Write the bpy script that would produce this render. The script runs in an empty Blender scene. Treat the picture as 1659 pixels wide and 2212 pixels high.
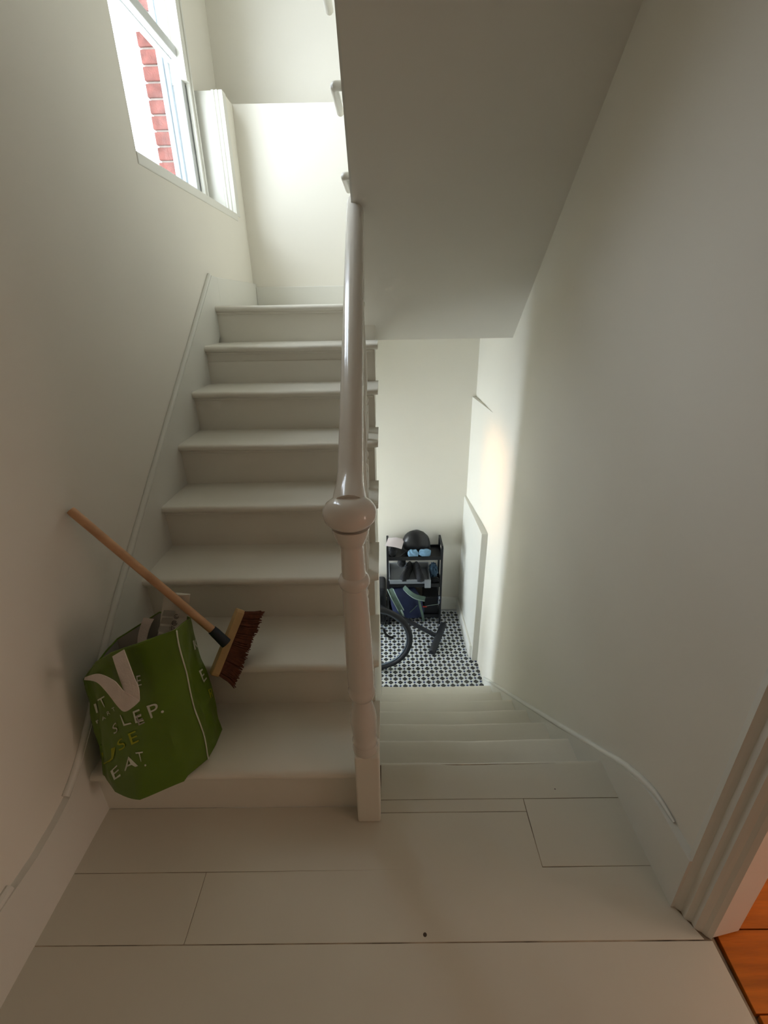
import bpy, bmesh, math, random
from mathutils import Vector, Matrix, noise
random.seed(7)
PI = math.pi
S = bpy.context.scene
COL = S.collection

# ------------------------------------------------------------------ camera
F_PX = 994.7
cam_d = bpy.data.cameras.new('camera')
cam_d.sensor_fit = 'VERTICAL'; cam_d.sensor_height = 24.0
cam_d.lens = 24.0 * F_PX / 2212.0
cam_d.clip_start = 0.02
cam = bpy.data.objects.new('camera', cam_d); COL.objects.link(cam)
HC = 1.5083
CR = Vector((0.99987, -0.00017, -0.01604)); CD = Vector((-0.01471, -0.4093, -0.91228)); CF = Vector((-0.00641, 0.9124, -0.40925))
m = Matrix((CR, -CD, -CF)).transposed().to_4x4(); m.translation = Vector((0, 0, HC))
cam.matrix_world = m
S.camera = cam

# ------------------------------------------------------------------ world, daylight, exposure
world = bpy.data.worlds.new('world'); S.world = world; world.use_nodes = True
bg = world.node_tree.nodes['Background']
bg.inputs[0].default_value = (0.80, 0.895, 1.0, 1); bg.inputs[1].default_value = 8.0

def area(name, loc, rot, sx, sy, power, col, spread=PI, portal=False):
    d = bpy.data.lights.new(name, 'AREA'); d.shape = 'RECTANGLE'; d.size = sx; d.size_y = sy
    d.energy = power; d.color = col; d.spread = spread
    if portal: d.cycles.is_portal = True
    o = bpy.data.objects.new(name, d); o.location = loc; o.rotation_euler = rot; COL.objects.link(o)
    return o
# stair window (faces +X): sky comes in here
area('stair_window_portal', (-1.36, 2.88, 2.9), (0, -PI/2, 0), 1.7, 1.4, 0, (1, 1, 1), portal=True)
# glazed front door at the left end of the hall
area('front_door_daylight', (-2.85, 3.06, -0.55), (0, -PI/2, 0), 1.2, 0.56, 38, (0.76, 0.88, 1.0))
area('hall_strip_lamp', (-2.84, 3.30, 0.02), (0, -PI/2-math.radians(6.5), math.radians(-4)), 0.55, 0.14, 0.50, (1.0, 0.55, 0.24), spread=math.radians(15))  # added warm lamp, narrowed and aimed to lay a strip on the wall
# window of the room behind the doorway
area('room_window_daylight', (3.9, -0.15, 1.3), (0, PI/2, 0), 1.5, 1.2, 20, (1.0, 0.77, 0.65))

S.view_settings.view_transform = 'Standard'; S.view_settings.look = 'None'
S.view_settings.gamma = 1.0; S.view_settings.exposure = 0.38; S.view_settings.use_curve_mapping = False
S.cycles.use_denoising = True
S.cycles.max_bounces = 6; S.cycles.diffuse_bounces = 4; S.cycles.glossy_bounces = 3; S.cycles.transparent_max_bounces = 8
S.cycles.adaptive_threshold = 0.04
S.cycles.caustics_reflective = False; S.cycles.caustics_refractive = False

# ------------------------------------------------------------------ materials
def lin(c): return tuple((v/12.92 if v <= .04045 else ((v+.055)/1.055)**2.4) for v in (x/255 for x in c))
MATS = {}
def mat(name, rgb, rough=.6, var=.04, scale=6, bump=0, bscale=120, metal=0, coat=0, sheen=0, specks=0, stretch=None):
    if name in MATS: return MATS[name]
    M = bpy.data.materials.new(name); M.use_nodes = True; nt = M.node_tree; N = nt.nodes; L = nt.links
    b = N['Principled BSDF']; c = lin(rgb)
    b.inputs['Roughness'].default_value = rough; b.inputs['Metallic'].default_value = metal
    b.inputs['Coat Weight'].default_value = coat
    if sheen: b.inputs['Sheen Weight'].default_value = sheen
    tc = N.new('ShaderNodeTexCoord'); src = tc.outputs['Object']
    if stretch:
        mp = N.new('ShaderNodeMapping'); mp.inputs['Scale'].default_value = stretch; L.new(src, mp.inputs[0]); src = mp.outputs[0]
    nz = N.new('ShaderNodeTexNoise'); nz.inputs['Scale'].default_value = scale; nz.inputs['Detail'].default_value = 2 if var < .03 else 4
    L.new(src, nz.inputs['Vector'])
    rp = N.new('ShaderNodeValToRGB'); rp.color_ramp.elements[0].position = .3; rp.color_ramp.elements[1].position = .7
    rp.color_ramp.elements[0].color = tuple(max(0, v*(1-var)) for v in c)+(1,); rp.color_ramp.elements[1].color = tuple(min(1, v*(1+var)) for v in c)+(1,)
    L.new(nz.outputs['Fac'], rp.inputs[0]); out = rp.outputs[0]
    if specks:
        vo = N.new('ShaderNodeTexVoronoi'); vo.inputs['Scale'].default_value = specks; L.new(tc.outputs['Object'], vo.inputs['Vector'])
        vn = N.new('ShaderNodeTexWhiteNoise'); L.new(vo.outputs['Position'], vn.inputs['Vector'])
        a = N.new('ShaderNodeMath'); a.operation = 'LESS_THAN'; a.inputs[1].default_value = .055; L.new(vo.outputs['Distance'], a.inputs[0])
        b2 = N.new('ShaderNodeMath'); b2.operation = 'GREATER_THAN'; b2.inputs[1].default_value = .78; L.new(vn.outputs['Value'], b2.inputs[0])
        mu = N.new('ShaderNodeMath'); mu.operation = 'MULTIPLY'; L.new(a.outputs[0], mu.inputs[0]); L.new(b2.outputs[0], mu.inputs[1])
        mx = N.new('ShaderNodeMixRGB'); L.new(mu.outputs[0], mx.inputs[0]); L.new(out, mx.inputs[1]); mx.inputs[2].default_value = lin((70, 58, 48))+(1,); out = mx.outputs[0]
    L.new(out, b.inputs['Base Color'])
    if bump:
        n2 = N.new('ShaderNodeTexNoise'); n2.inputs['Scale'].default_value = bscale; n2.inputs['Detail'].default_value = 2; L.new(src, n2.inputs['Vector'])
        bp = N.new('ShaderNodeBump'); bp.inputs['Strength'].default_value = bump; bp.inputs['Distance'].default_value = .004
        L.new(n2.outputs['Fac'], bp.inputs['Height']); L.new(bp.outputs[0], b.inputs['Normal'])
    MATS[name] = M; return M

WALL = mat('wall_emulsion', (241, 236, 223), .85, .012, 2)
SOFF = mat('soffit_emulsion', (240, 235, 223), .9, .012, 2)
GLOSS = mat('white_stair_paint', (240, 235, 221), .42, .015, 5, .18, 14)
FLOORP = mat('white_floor_paint', (222, 217, 201), .38, .02, 3, .2, 10, specks=9)
TRIM = mat('white_trim_paint', (233, 231, 221), .38, .012, 4)
RAILM = mat('white_gloss_rail', (230, 224, 214), .16, .012, 6, .10, 22, coat=.3)
DIRT = mat('joint_dirt', (160, 144, 122), .9, .75, 9)
BRICK = mat('red_brick', (114, 66, 58), .9, .3, 24, .5, 120)
MORTAR = mat('mortar', (150, 138, 128), .95, .08, 40, .4, 150)
UPVC = mat('white_frame', (205, 207, 205), .35, .01)
TILE_D = mat('tile_charcoal', (66, 66, 62), .3, .18, 9)
TILE_W = mat('tile_white', (226, 230, 230), .28, .02, 9)
TILE_B = mat('tile_blue', (44, 62, 104), .3, .1, 9)
GROUT = mat('grout', (196, 198, 198), .9, .05)
PINE = mat('orange_pine', (208, 116, 26), .35, .25, 3.5, .15, 30, stretch=(1.2, 14, 14))
BLACK = mat('black_metal', (20, 21, 26), .45, .05)
RUBBER = mat('black_rubber', (30, 33, 40), .6, .1, 20, .2, 60)
BLACKP = mat('black_plastic', (24, 25, 30), .35, .1, 12)
BLACKC = mat('black_cloth', (22, 23, 28), .9, .2, 14, .3, 50, sheen=.2)
NAVY = mat('navy_nylon', (25, 36, 72), .75, .12, 14, .2, 60)
STRAPG = mat('grey_green_webbing', (84, 104, 94), .8, .1, 20, .2, 80)
STRAPE = mat('pale_piping', (150, 170, 165), .7, .05)
BLUEC = mat('pale_blue_cotton', (128, 168, 200), .9, .14, 30, .5, 60)
DENIM = mat('dark_denim', (62, 88, 110), .9, .2, 24, .4, 70)
GREYP = mat('grey_translucent_plastic', (150, 156, 164), .3, .05)
PAPER = mat('white_paper', (236, 226, 232), .8, .02)
RIMM = mat('grey_rim', (96, 108, 124), .35, .05, metal=.3)
STEEL = mat('steel', (190, 198, 210), .25, .03, metal=.9)
REDM = mat('red_plastic', (170, 50, 40), .5, .05)
GREEN = mat('green_woven_plastic', (92, 122, 22), .42, .14, 5, .35, 18)
LINING = mat('grey_lining', (170, 168, 158), .7, .06, 6, .3, 20)
RIBBON = mat('white_webbing', (226, 215, 205), .85, .03, 40, .3, 160)
INKW = mat('pale_ink', (214, 218, 200), .7, .06, 30)
INKY = mat('lime_ink', (164, 170, 30), .7, .08, 30)
INKK = mat('black_ink', (40, 38, 34), .7, .05)
INKG = mat('grey_ink', (166, 162, 150), .7, .08)
POLY = mat('clear_polythene', (222, 218, 204), .3, .04, 12, .4, 30)
BEECH = mat('beech_handle', (216, 170, 128), .5, .12, 5, .1, 40, stretch=(3, 3, 3))
PALEW = mat('pale_wood', (206, 170, 118), .6, .14, 6, .15, 40)
BRIST = mat('brown_bristle', (104, 58, 38), .8, .35, 60)
NAVYP = mat('dark_socket', (30, 40, 50), .5, .06)
OUTP = mat('greyed_white_paint', (158, 166, 172), .6, .05, 20)  # white paint greyed so the sky light does not blow it out
OUTG = mat('outside_render', (200, 198, 190), .9, .05)

def glass():
    M = bpy.data.materials.new('window_glass'); M.use_nodes = True; nt = M.node_tree; N = nt.nodes; L = nt.links
    for n in list(N):
        if n.type != 'OUTPUT_MATERIAL': N.remove(n)
    o = [n for n in N if n.type == 'OUTPUT_MATERIAL'][0]
    t = N.new('ShaderNodeBsdfTransparent'); g = N.new('ShaderNodeBsdfGlossy'); g.inputs['Roughness'].default_value = .02
    mx = N.new('ShaderNodeMixShader'); mx.inputs[0].default_value = .05; L.new(t.outputs[0], mx.inputs[1]); L.new(g.outputs[0], mx.inputs[2])
    L.new(mx.outputs[0], o.inputs['Surface']); return M
GLASS = glass()

# ------------------------------------------------------------------ mesh helpers
def B(): return bmesh.new()
def box(bm, lo, hi):
    (x0, y0, z0), (x1, y1, z1) = lo, hi
    v = [bm.verts.new(p) for p in ((x0,y0,z0),(x1,y0,z0),(x1,y1,z0),(x0,y1,z0),(x0,y0,z1),(x1,y0,z1),(x1,y1,z1),(x0,y1,z1))]
    for f in ((0,3,2,1),(4,5,6,7),(0,1,5,4),(1,2,6,5),(2,3,7,6),(3,0,4,7)): bm.faces.new([v[i] for i in f])
    return bm
def prism(bm, poly, lo, hi, axis='z'):
    def P(a, b, t): return {'z': (a, b, t), 'x': (t, a, b), 'y': (a, t, b)}[axis]
    v0 = [bm.verts.new(P(a, b, lo)) for a, b in poly]; v1 = [bm.verts.new(P(a, b, hi)) for a, b in poly]; n = len(poly)
    bm.faces.new(v0[::-1]); bm.faces.new(v1)
    for i in range(n): bm.faces.new((v0[i], v0[(i+1) % n], v1[(i+1) % n], v1[i]))
    return bm
def loft(bm, rings, closed=True, caps=True):
    vs = [[bm.verts.new(p) for p in r] for r in rings]; n = len(rings[0])
    for a, b in zip(vs, vs[1:]):
        for i in range(n if closed else n-1):
            bm.faces.new((a[i], a[(i+1) % n], b[(i+1) % n], b[i]))
    if caps and closed:
        bm.faces.new(vs[0][::-1]); bm.faces.new(vs[-1])
    return bm
def lathe(bm, prof, c=(0, 0), seg=24, lean=None):
    rings = []
    for r, z in prof:
        dx = lean(z) if lean else 0
        rings.append([(c[0]+dx+r*math.cos(2*PI*i/seg), c[1]+r*math.sin(2*PI*i/seg), z) for i in range(seg)])
    return loft(bm, rings)
def tube(bm, pts, rad, seg=10, flat=1.0, up=(0, 0, 1)):
    pts = [Vector(p) for p in pts]; rads = rad if isinstance(rad, (list, tuple)) else [rad]*len(pts); rings = []
    for i, p in enumerate(pts):
        t = (pts[min(i+1, len(pts)-1)]-pts[max(i-1, 0)]).normalized()
        u = Vector(up); s = t.cross(u)
        if s.length < 1e-4: s = t.cross(Vector((0, 1, 0)))
        s.normalize(); w = s.cross(t).normalized()
        rings.append([p+rads[i]*(math.cos(2*PI*k/seg)*s+flat*math.sin(2*PI*k/seg)*w) for k in range(seg)])
    return loft(bm, rings)
def smoothpath(pts, n=8):
    P = [Vector(p) for p in pts]; out = []
    for i in range(len(P)-1):
        a = P[max(i-1, 0)]; b = P[i]; c = P[i+1]; d = P[min(i+2, len(P)-1)]
        for k in range(n):
            t = k/n; out.append(.5*((2*b)+(-a+c)*t+(2*a-5*b+4*c-d)*t*t+(-a+3*b-3*c+d)*t**3))
    out.append(P[-1]); return out
def ribbon(bm, pts, nrm, width, th=.0025):
    """flat strap: pts centre line, nrm list of normals"""
    P = [Vector(p) for p in pts]; rings = []
    for i, p in enumerate(P):
        t = (P[min(i+1, len(P)-1)]-P[max(i-1, 0)]).normalized(); n = Vector(nrm[i] if isinstance(nrm, list) else nrm)
        s = t.cross(n).normalized(); n = s.cross(t).normalized()
        rings.append([p-s*width/2-n*th/2, p+s*width/2-n*th/2, p+s*width/2+n*th/2, p-s*width/2+n*th/2])
    return loft(bm, rings)
def blob(bm, c, r, seg=16, rng=10, nz=0, freq=6, flatten=None):
    verts = bmesh.ops.create_uvsphere(bm, u_segments=seg, v_segments=rng, radius=1)['verts']
    for v in verts:
        p = Vector((v.co.x*r[0], v.co.y*r[1], v.co.z*r[2]))
        if nz: p *= 1+nz*noise.noise((v.co+Vector(c))*freq)
        v.co = p+Vector(c)
        if flatten is not None and v.co.z < flatten: v.co.z = flatten
    return bm
def put(name, bm, material, parent=None, smooth=False, bevel=0, seg=2, subd=0):
    bmesh.ops.recalc_face_normals(bm, faces=bm.faces[:])
    me = bpy.data.meshes.new(name); bm.to_mesh(me); bm.free()
    if smooth:
        for p in me.polygons: p.use_smooth = True
        me.set_sharp_from_angle(angle=math.radians(48))
    me.materials.append(material)
    o = bpy.data.objects.new(name, me); COL.objects.link(o)
    if parent is not None: attach(o, parent)
    if bevel:
        md = o.modifiers.new('bevel', 'BEVEL'); md.width = bevel; md.segments = seg; md.limit_method = 'ANGLE'; md.angle_limit = math.radians(40)
    if subd:
        md = o.modifiers.new('subdivision', 'SUBSURF'); md.levels = subd; md.render_levels = subd
    return o
def attach(o, parent):
    o.parent = parent
    w = Matrix.Identity(4); p = parent
    w = Matrix.Translation(p.location) if p.type == 'EMPTY' else Matrix.Identity(4)
    o.matrix_parent_inverse = w.inverted()
def thing(name, label, cat, loc, group=None):
    o = bpy.data.objects.new(name, None); o.location = loc; o.empty_display_size = .05; COL.objects.link(o)
    o['label'] = label; o['category'] = cat
    if group: o['group'] = group
    return o
def tag(o, label, cat, group=None):
    o['label'] = label; o['category'] = cat
    if group: o['group'] = group
    return o
def setting(name, loc=None, o=None):
    if o is None:
        o = bpy.data.objects.new(name, None); o.location = loc; COL.objects.link(o)
    o['kind'] = 'structure'; return o
def wall(name, bm, material=None, parent=None, bevel=0):
    o = put(name, bm, material or WALL, parent, bevel=bevel)
    if parent is None: o['kind'] = 'structure'
    return o

# ------------------------------------------------------------------ dimensions (metres; landing floor z=0)
XL = -.935; XW = -.955          # face of left wall string / left wall
Y1 = .9649; G = .2595; R = .19  # flight up: nosing of tread k at Y1+(k-1)G, k*R
XR = .757                       # face of right wall string
YD = 1.1552; GD = .2457; RD = .1845
ZT = -7*RD                      # hall floor
ZU = 8*R                        # half landing
XE = -.036                      # outer ends of treads going up
CEIL = 5.0
def xr(y): return .780-.0095*(y-.6)     # right wall face

# ------------------------------------------------------------------ the shell
bm = B()
box(bm, (-1.36, -1.5, -1.6), (XW, 2.21, CEIL)); box(bm, (-1.36, 2.21, -1.6), (XW, 2.7, 1.33))
box(bm, (-1.36, 2.21, 1.33), (XW, 3.9, 2.07))
box(bm, (-1.36, 3.57, 2.07), (XW, 3.9, 2.70))
box(bm, (-1.36, 3.47, 2.70), (-1.133, 4.3, CEIL))
box(bm, (-1.36, 2.21, 3.75), (-1.0, 3.47, CEIL))
wall('wall_left', bm)
bm = B()
box(bm, (-1.36, 3.76, 1.33), (1.05, 4.3, 2.70)); wall('wall_back', bm)
bm = B(); box(bm, (-1.36, 4.08, 2.70), (1.05, 4.3, CEIL)); wall('wall_back_upper', bm)
bm = B(); box(bm, (-3.1, 3.85, -1.5), (1.05, 4.3, 1.33)); wall('wall_hall_back', bm)
bm = B()
prism(bm, [(xr(.72), .72), (1.0, .72), (1.0, 4.2), (xr(4.2), 4.2)], -1.6, CEIL)
box(bm, (.80, -1.5, 2.1), (1.0, .72, CEIL)); box(bm, (.80, -1.5, -.2), (1.0, -.35, 2.1))
wall('wall_right', bm)
bm = B(); box(bm, (-1.36, -1.7, -.4), (1.0, -1.5, CEIL)); wall('wall_front', bm)
# hall running off to the left, glazed front door at its end
bm = B(); box(bm, (-3.1, 2.54, -1.5), (-.11, 2.72, 1.25)); box(bm, (-3.1, 2.54, 1.25), (-1.36, 2.72, 1.33)); wall('wall_hall_front', bm)
bm = B()
box(bm, (-3.1, 2.72, -1.5), (-2.95, 2.75, 1.33)); box(bm, (-3.1, 3.45, -1.5), (-2.95, 3.85, 1.33)); box(bm, (-3.1, 2.75, .85), (-2.95, 3.45, 1.33)); box(bm, (-3.1, 2.75, -1.5), (-2.95, 3.45, -1.2))
wall('wall_hall_end', bm)
bm = B(); box(bm, (-3.1, 2.54, 1.33), (-1.36, 4.3, 1.5)); wall('ceiling_hall', bm, SOFF)
bm = B(); box(bm, (-1.36, 2.72, .48), (XW, 3.85, 1.33)); wall('wall_hall_light_cutoff', bm)  # unseen drop added to cut the door light off higher up the wall
# thick boxed lower wall in the hall (raised panel with a sloping-free level top) and its skirting
bm = B(); prism(bm, [(xr(3.09)-.048, 3.09), (xr(3.09)+.01, 3.085), (xr(3.85)+.01, 3.85), (xr(3.85)-.05, 3.85)], ZT, -.072)
wall('wall_half_panel', bm, TRIM, bevel=.004)
bm = B(); prism(bm, [(xr(3.2)+.001, 3.2), (.719, 3.855), (.80, 3.855), (.80, 3.2)], -.08, .81); wall('wall_corner_pier', bm)
bm = B(); prism(bm, [(xr(3.1)-.068, 3.13), (xr(3.1)-.047, 3.12), (xr(3.85)-.047, 3.85), (xr(3.85)-.068, 3.85)], ZT, ZT+.13)
wall('baseboard_hall_right', bm, TRIM, bevel=.006)
bm = B(); box(bm, (-1.3, 3.828, ZT), (.69, 3.85, ZT+.125)); box(bm, (-1.3, 3.832, ZT+.125), (.69, 3.85, ZT+.14))
wall('baseboard_hall_back', bm, TRIM, bevel=.004)

# half landing and the slab over the hall
bm = B(); box(bm, (XW, 2.90, 1.322), (.9, 3.86, ZU-.02)); box(bm, (XW, Y1+7*G+.03, ZU-.2), (-.10, 2.92, ZU-.02))
wall('ceiling_half_landing', bm, SOFF)
bm = B(); box(bm, (-.13, -1.5, 2.74), (.82, 1.36, 3.04)); box(bm, (XW, -1.5, 2.74), (-.13, .95, 3.04))
wall('ceiling_landing', bm, SOFF)
bm = B(); box(bm, (-1.4, -1.7, CEIL), (1.1, 4.4, CEIL+.15)); wall('ceiling_top', bm, SOFF)

# ------------------------------------------------------------------ landing floor, plank by plank
fl = setting('floor', (0, .4, 0))
put('subfloor', prism(B(), [(XW, -1.5), (.83, -1.5), (.83, .70), (.77, .72), (.77, 1.14), (-.06, 1.14), (-.06, .985), (XW, .985)], -.2, -.0018), DIRT, fl)
def plank(poly, name='plank', ztop=0):
    b_ = B(); prism(b_, poly, -.022, ztop); return put(name, b_, FLOORP, fl, bevel=.0012, seg=2)
g_ = .0006
def rect(x0, y0, x1, y1): return [(x0+g_, y0+g_), (x1-g_, y0+g_), (x1-g_, y1-g_), (x0+g_, y1-g_)]
xe = XR+.02
rows = [-1.5, -1.17, -.98, -.79, -.6, -.41, -.22, -.04, .13, .295, .462]
for i, (a, b_) in enumerate(zip(rows, rows[1:])):
    plank(rect(XL-.02, a, .826, b_))
plank(rect(XL-.02, .462, .824, .6315))
plank(rect(XL-.02, .632, -.545, .800)); plank([(-.545+g_, .6326), (.805, .634), (.765, .712), (xe, .806), (-.545+g_, .7995)])
plank([(XL-.02, .801), (.440, .8015), (.440-g_*2, .967), (-.06, .967), (-.06, .9905), (XL-.02, .9905)])
plank(rect(.441, .806, xe, 1.010)); plank(rect(-.035, .968, .440, 1.0105))

def nose(x0, x1, yf, yb, zt, th=.034, wob=.004, seed=0, wear=.004, n=28, endr=0):
    """a board with a worn, rounded front edge running along X"""
    rings = []
    for i in range(n+1):
        t = i/n; x = x0+(x1-x0)*t
        a = noise.noise(Vector((x*6+seed*7.3, seed*3.1, 0))); b_ = noise.noise(Vector((x*11+seed*5.7, 4.2, seed)))
        y = yf+wob*a+wear*.7*math.exp(-((t-.5)/.28)**2); dz = -wear*math.exp(-((t-.5)/.3)**2)+.0015*b_
        if endr and i > n-4: y += endr*(1-math.sqrt(max(0, 1-((i-(n-4))/4)**2)))
        rings.append([(x, yb, zt-th), (x, y+.012, zt-th+dz), (x, y+.003, zt-th+.007+dz), (x, y, zt-th*.55+dz), (x, y+.002, zt-.008+dz),
                      (x, y+.008, zt-.002+dz*.9), (x, y+.018, zt+dz*.5), (x, min(yb-.01, y+.08), zt), (x, yb, zt)])
    return loft(B(), rings)
# nosing board at the head of the lower flight (its worn edge faces away from the camera)
def nose_far(x0, x1, y0, yn, zt, seed, wob=.006, wear=.006, th=.036, n=28):
    b_ = nose(x0, x1, -yn, -y0, zt, th, wob, seed, wear, n)
    for v in b_.verts: v.co.y = -v.co.y
    return b_
put('plank', nose_far(XE+.002, XR+.012, 1.0115, YD, 0, 3, .006, .003), FLOORP, fl, smooth=True)

# ------------------------------------------------------------------ staircase going down to the hall
down = thing('staircase', 'white painted flight of steps going down to the tiled hall', 'staircase', (.35, 2.0, ZT))
for k in range(1, 7):
    put('tread', nose_far(-.058, XR+.012, YD+(k-1)*GD-.03, YD+k*GD, -k*RD, 10+k, .003, .005), GLOSS, down, smooth=True)
for k in range(1, 8):
    y = YD+(k-1)*GD-.03
    put('riser', box(B(), (XE+.012, y-.02, -k*RD), (XR+.012, y, -(k-1)*RD-.034)), GLOSS, down)
strip = [(.705, 0), (.705, .226), (.80, .222), (.86, .218), (.905, .206), (.95, .186), (1.0, .158), (1.078, .108), (1.488, -.205), (2.0, -.588), (2.452, -.928), (2.80, -1.19), (2.80, ZT), (2.62, ZT), (1.10, -.15), (1.06, -.02), (1.0, 0)]
strip_b = [(.705, -.2), (.705, .205), (.80, .203), (.86, .199), (.905, .187), (.95, .166), (1.0, .137), (1.078, .086), (1.488, -.227), (2.0, -.610), (2.452, -.950), (2.80, -1.212), (2.80, ZT-.02), (2.5, ZT-.02)]
put('wall_string', prism(B(), strip_b, XR, xr(.7)+.03, 'x'), TRIM, down)
bead = smoothpath([(xr(y)-.006, y, z+.004) for y, z in strip_b[2:12]], 4)
put('string_bead', tube(B(), bead, [.012*min(1, .25+i/14) for i in range(len(bead))], 8), TRIM, down, smooth=True)

# ------------------------------------------------------------------ staircase going up to the half landing
up = thing('staircase', 'white painted flight of steps going up beside the window wall', 'staircase', (-.5, 1.8, 0))
for k in range(1, 9):
    yb = Y1+k*G+.03 if k < 8 else 3.77
    put('tread', nose(XL, XE, Y1+(k-1)*G, yb, k*R, .03, .003, k, .004, endr=.02), GLOSS, up, smooth=True)
for k in range(1, 9):
    y = Y1+(k-1)*G+.026
    put('riser', box(B(), (XL, y, (k-1)*R), (-.055, y+.02, k*R-.03)), GLOSS, up)
    if k > 1: put('scotia_mould', tube(B(), [(XL, y-.002, k*R-.036), (-.06, y-.002, k*R-.036)], .008, 8), GLOSS, up, smooth=True)
sl = [(.735, -.02), (.60, -.02), (.60, .205), (.736, .196), (.82, .203), (.884, .216), (.95, .250), (1.054, .330), (1.275, .535), (1.831, .95), (2.812, 1.672), (2.90, 1.668), (2.90, 1.45), (1.2, -.02)]
put('wall_string', prism(B(), sl, XW-.01, XL, 'x'), TRIM, up)
bead = smoothpath([(XW+.006, y, z+.002) for y, z in sl[5:11]], 4)
put('string_bead', tube(B(), bead, .012, 8), TRIM, up, smooth=True)
# cut outer string with the steps' outline
oz = [(Y1+.03, -.02)]
for k in range(1, 9):
    oz += [(Y1+(k-1)*G+.03, k*R-.03), (Y1+k*G+.03, k*R-.03)]
oz += [(2.95, ZU-.03), (2.95, ZU-.22), (2.85, ZU-.25), (Y1+.32, -.02)]
put('outer_string', prism(B(), oz, -.085, -.052, 'x'), GLOSS, up)
bm = B(); prism(bm, [(Y1+.32, -.03), (2.72, 1.19), (2.72, ZT-.1), (YD-.05, ZT-.1), (YD-.05, -.04)], -.11, -.06, 'x')
box(bm, (-.11, .985, -.3), (-.04, YD-.045, -.04))
wall('wall_under_stair', bm)
bm = B(); box(bm, (-1.36, .93, -1.6), (1.0, .96, -.06)); box(bm, (-1.36, .93, -1.7), (1.0, 2.7, -1.58)); wall('wall_under_landing', bm)
# skirtings: left wall near the camera, half landing
bm = B(); box(bm, (XW-.01, -1.5, 0), (XL, .60, .205)); tube(bm, [(XW+.006, -1.5, .206), (XW+.006, .66, .206)], .012, 8); wall('baseboard_left', bm, TRIM)
bm = B(); box(bm, (XW-.01, 2.90, ZU), (XL, 3.77, 1.668)); wall('baseboard_half_landing_left', bm, TRIM, bevel=.003)
bm = B(); box(bm, (XL, 3.742, ZU), (.75, 3.77, 1.645)); wall('baseboard_half_landing_back', bm, TRIM, bevel=.004)

# ------------------------------------------------------------------ balustrade
bal = thing('balustrade', 'white turned newel post with rounded cap, handrail and balusters', 'banister', (-.07, .97, 0))
lean = lambda z: -.0165*max(0, z)/1.09
NC = (-.0705, .975)
def zz(z): return HC+(z-HC)*1.026
prof = [(.0, .300), (.030, .302), (.0345, .318), (.0365, .335), (.0345, .350), (.0350, .356), (.0362, .363), (.0345, .372), (.0335, .382), (.0350, .405), (.0370, .435), (.0365, .455), (.0330, .480), (.0275, .503), (.0255, .517), (.0265, .525),
        (.0345, .532), (.0375, .545), (.0375, .556), (.0345, .566), (.0355, .575), (.0362, .60), (.0352, .68), (.0335, .78), (.0310, .86), (.0300, .884), (.0345, .888), (.0378, .897), (.0378, .905), (.0345, .914), (.0290, .918), (.0285, .925),
        (.0275, .96), (.0270, .995), (.0285, 1.003), (.0330, 1.008), (.0365, 1.020), (.0415, 1.034), (.0435, 1.046), (.0430, 1.052), (.0505, 1.058), (.0580, 1.067), (.0612, 1.079), (.0600, 1.091), (.0540, 1.102), (.0430, 1.111), (.028, 1.117), (.0, 1.119)]
post = put('newel_post', box(B(), (NC[0]-.0365, NC[1]-.0365, 0), (NC[0]+.0365, NC[1]+.0365, zz(.305)+.02)), GLOSS, bal, bevel=.006, seg=3)
b_ = B(); lathe(b_, [(r*1.03, zz(z)) for r, z in prof if z < 1.05], NC, 32, lean); put('turned_shaft', b_, RAILM, bal, smooth=True)
b_ = B(); lathe(b_, [(.02, zz(1.04))]+[(r*1.03, zz(z)) for r, z in prof if z >= 1.05], NC, 36, lean); put('newel_cap', b_, RAILM, bal, smooth=True)
rail_pts = []; rail_r = []
Y_e = 2.36
def rail_z(y): return 1.055+.620*(y-.975)
for i in range(41):
    t = i/40; y = .985+(Y_e-.985)*t
    rail_pts.append((-.088-.030*t, y, rail_z(y)+.02*math.exp(-((y-.985)/.05)**2))); rail_r.append(.0318+.005*t+.010*math.exp(-((y-.985)/.06)**2))
put('handrail', tube(B(), rail_pts, rail_r, 20, .92), RAILM, bal, smooth=True)
bprof = [(.0, 0), (.0155, 0), (.0155, .13), (.010, .135), (.0165, .15), (.0165, .16), (.0095, .175), (.0125, .21), (.0165, .27), (.0155, .33), (.0105, .46), (.0088, .56), (.0135, .57), (.0135, .58), (.0088, .59), (.0135, .63), (.0135, .85), (0, .85)]
for k in range(1, 8):
    for j in (0, 1):
        y = Y1+(k-1)*G+.065+j*.13
        if k == 1 and j == 0: continue
        zt = k*R; h = rail_z(y)-.028-zt
        if rail_z(y) > 1.322+.924*(2.9-y)-.02: continue
        x = -.082-.012*(y-1)
        b_ = B(); lathe(b_, [(r, zt+z/.85*h) for r, z in bprof], (x, y), 12); put('baluster', b_, GLOSS, bal, smooth=True)

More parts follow.
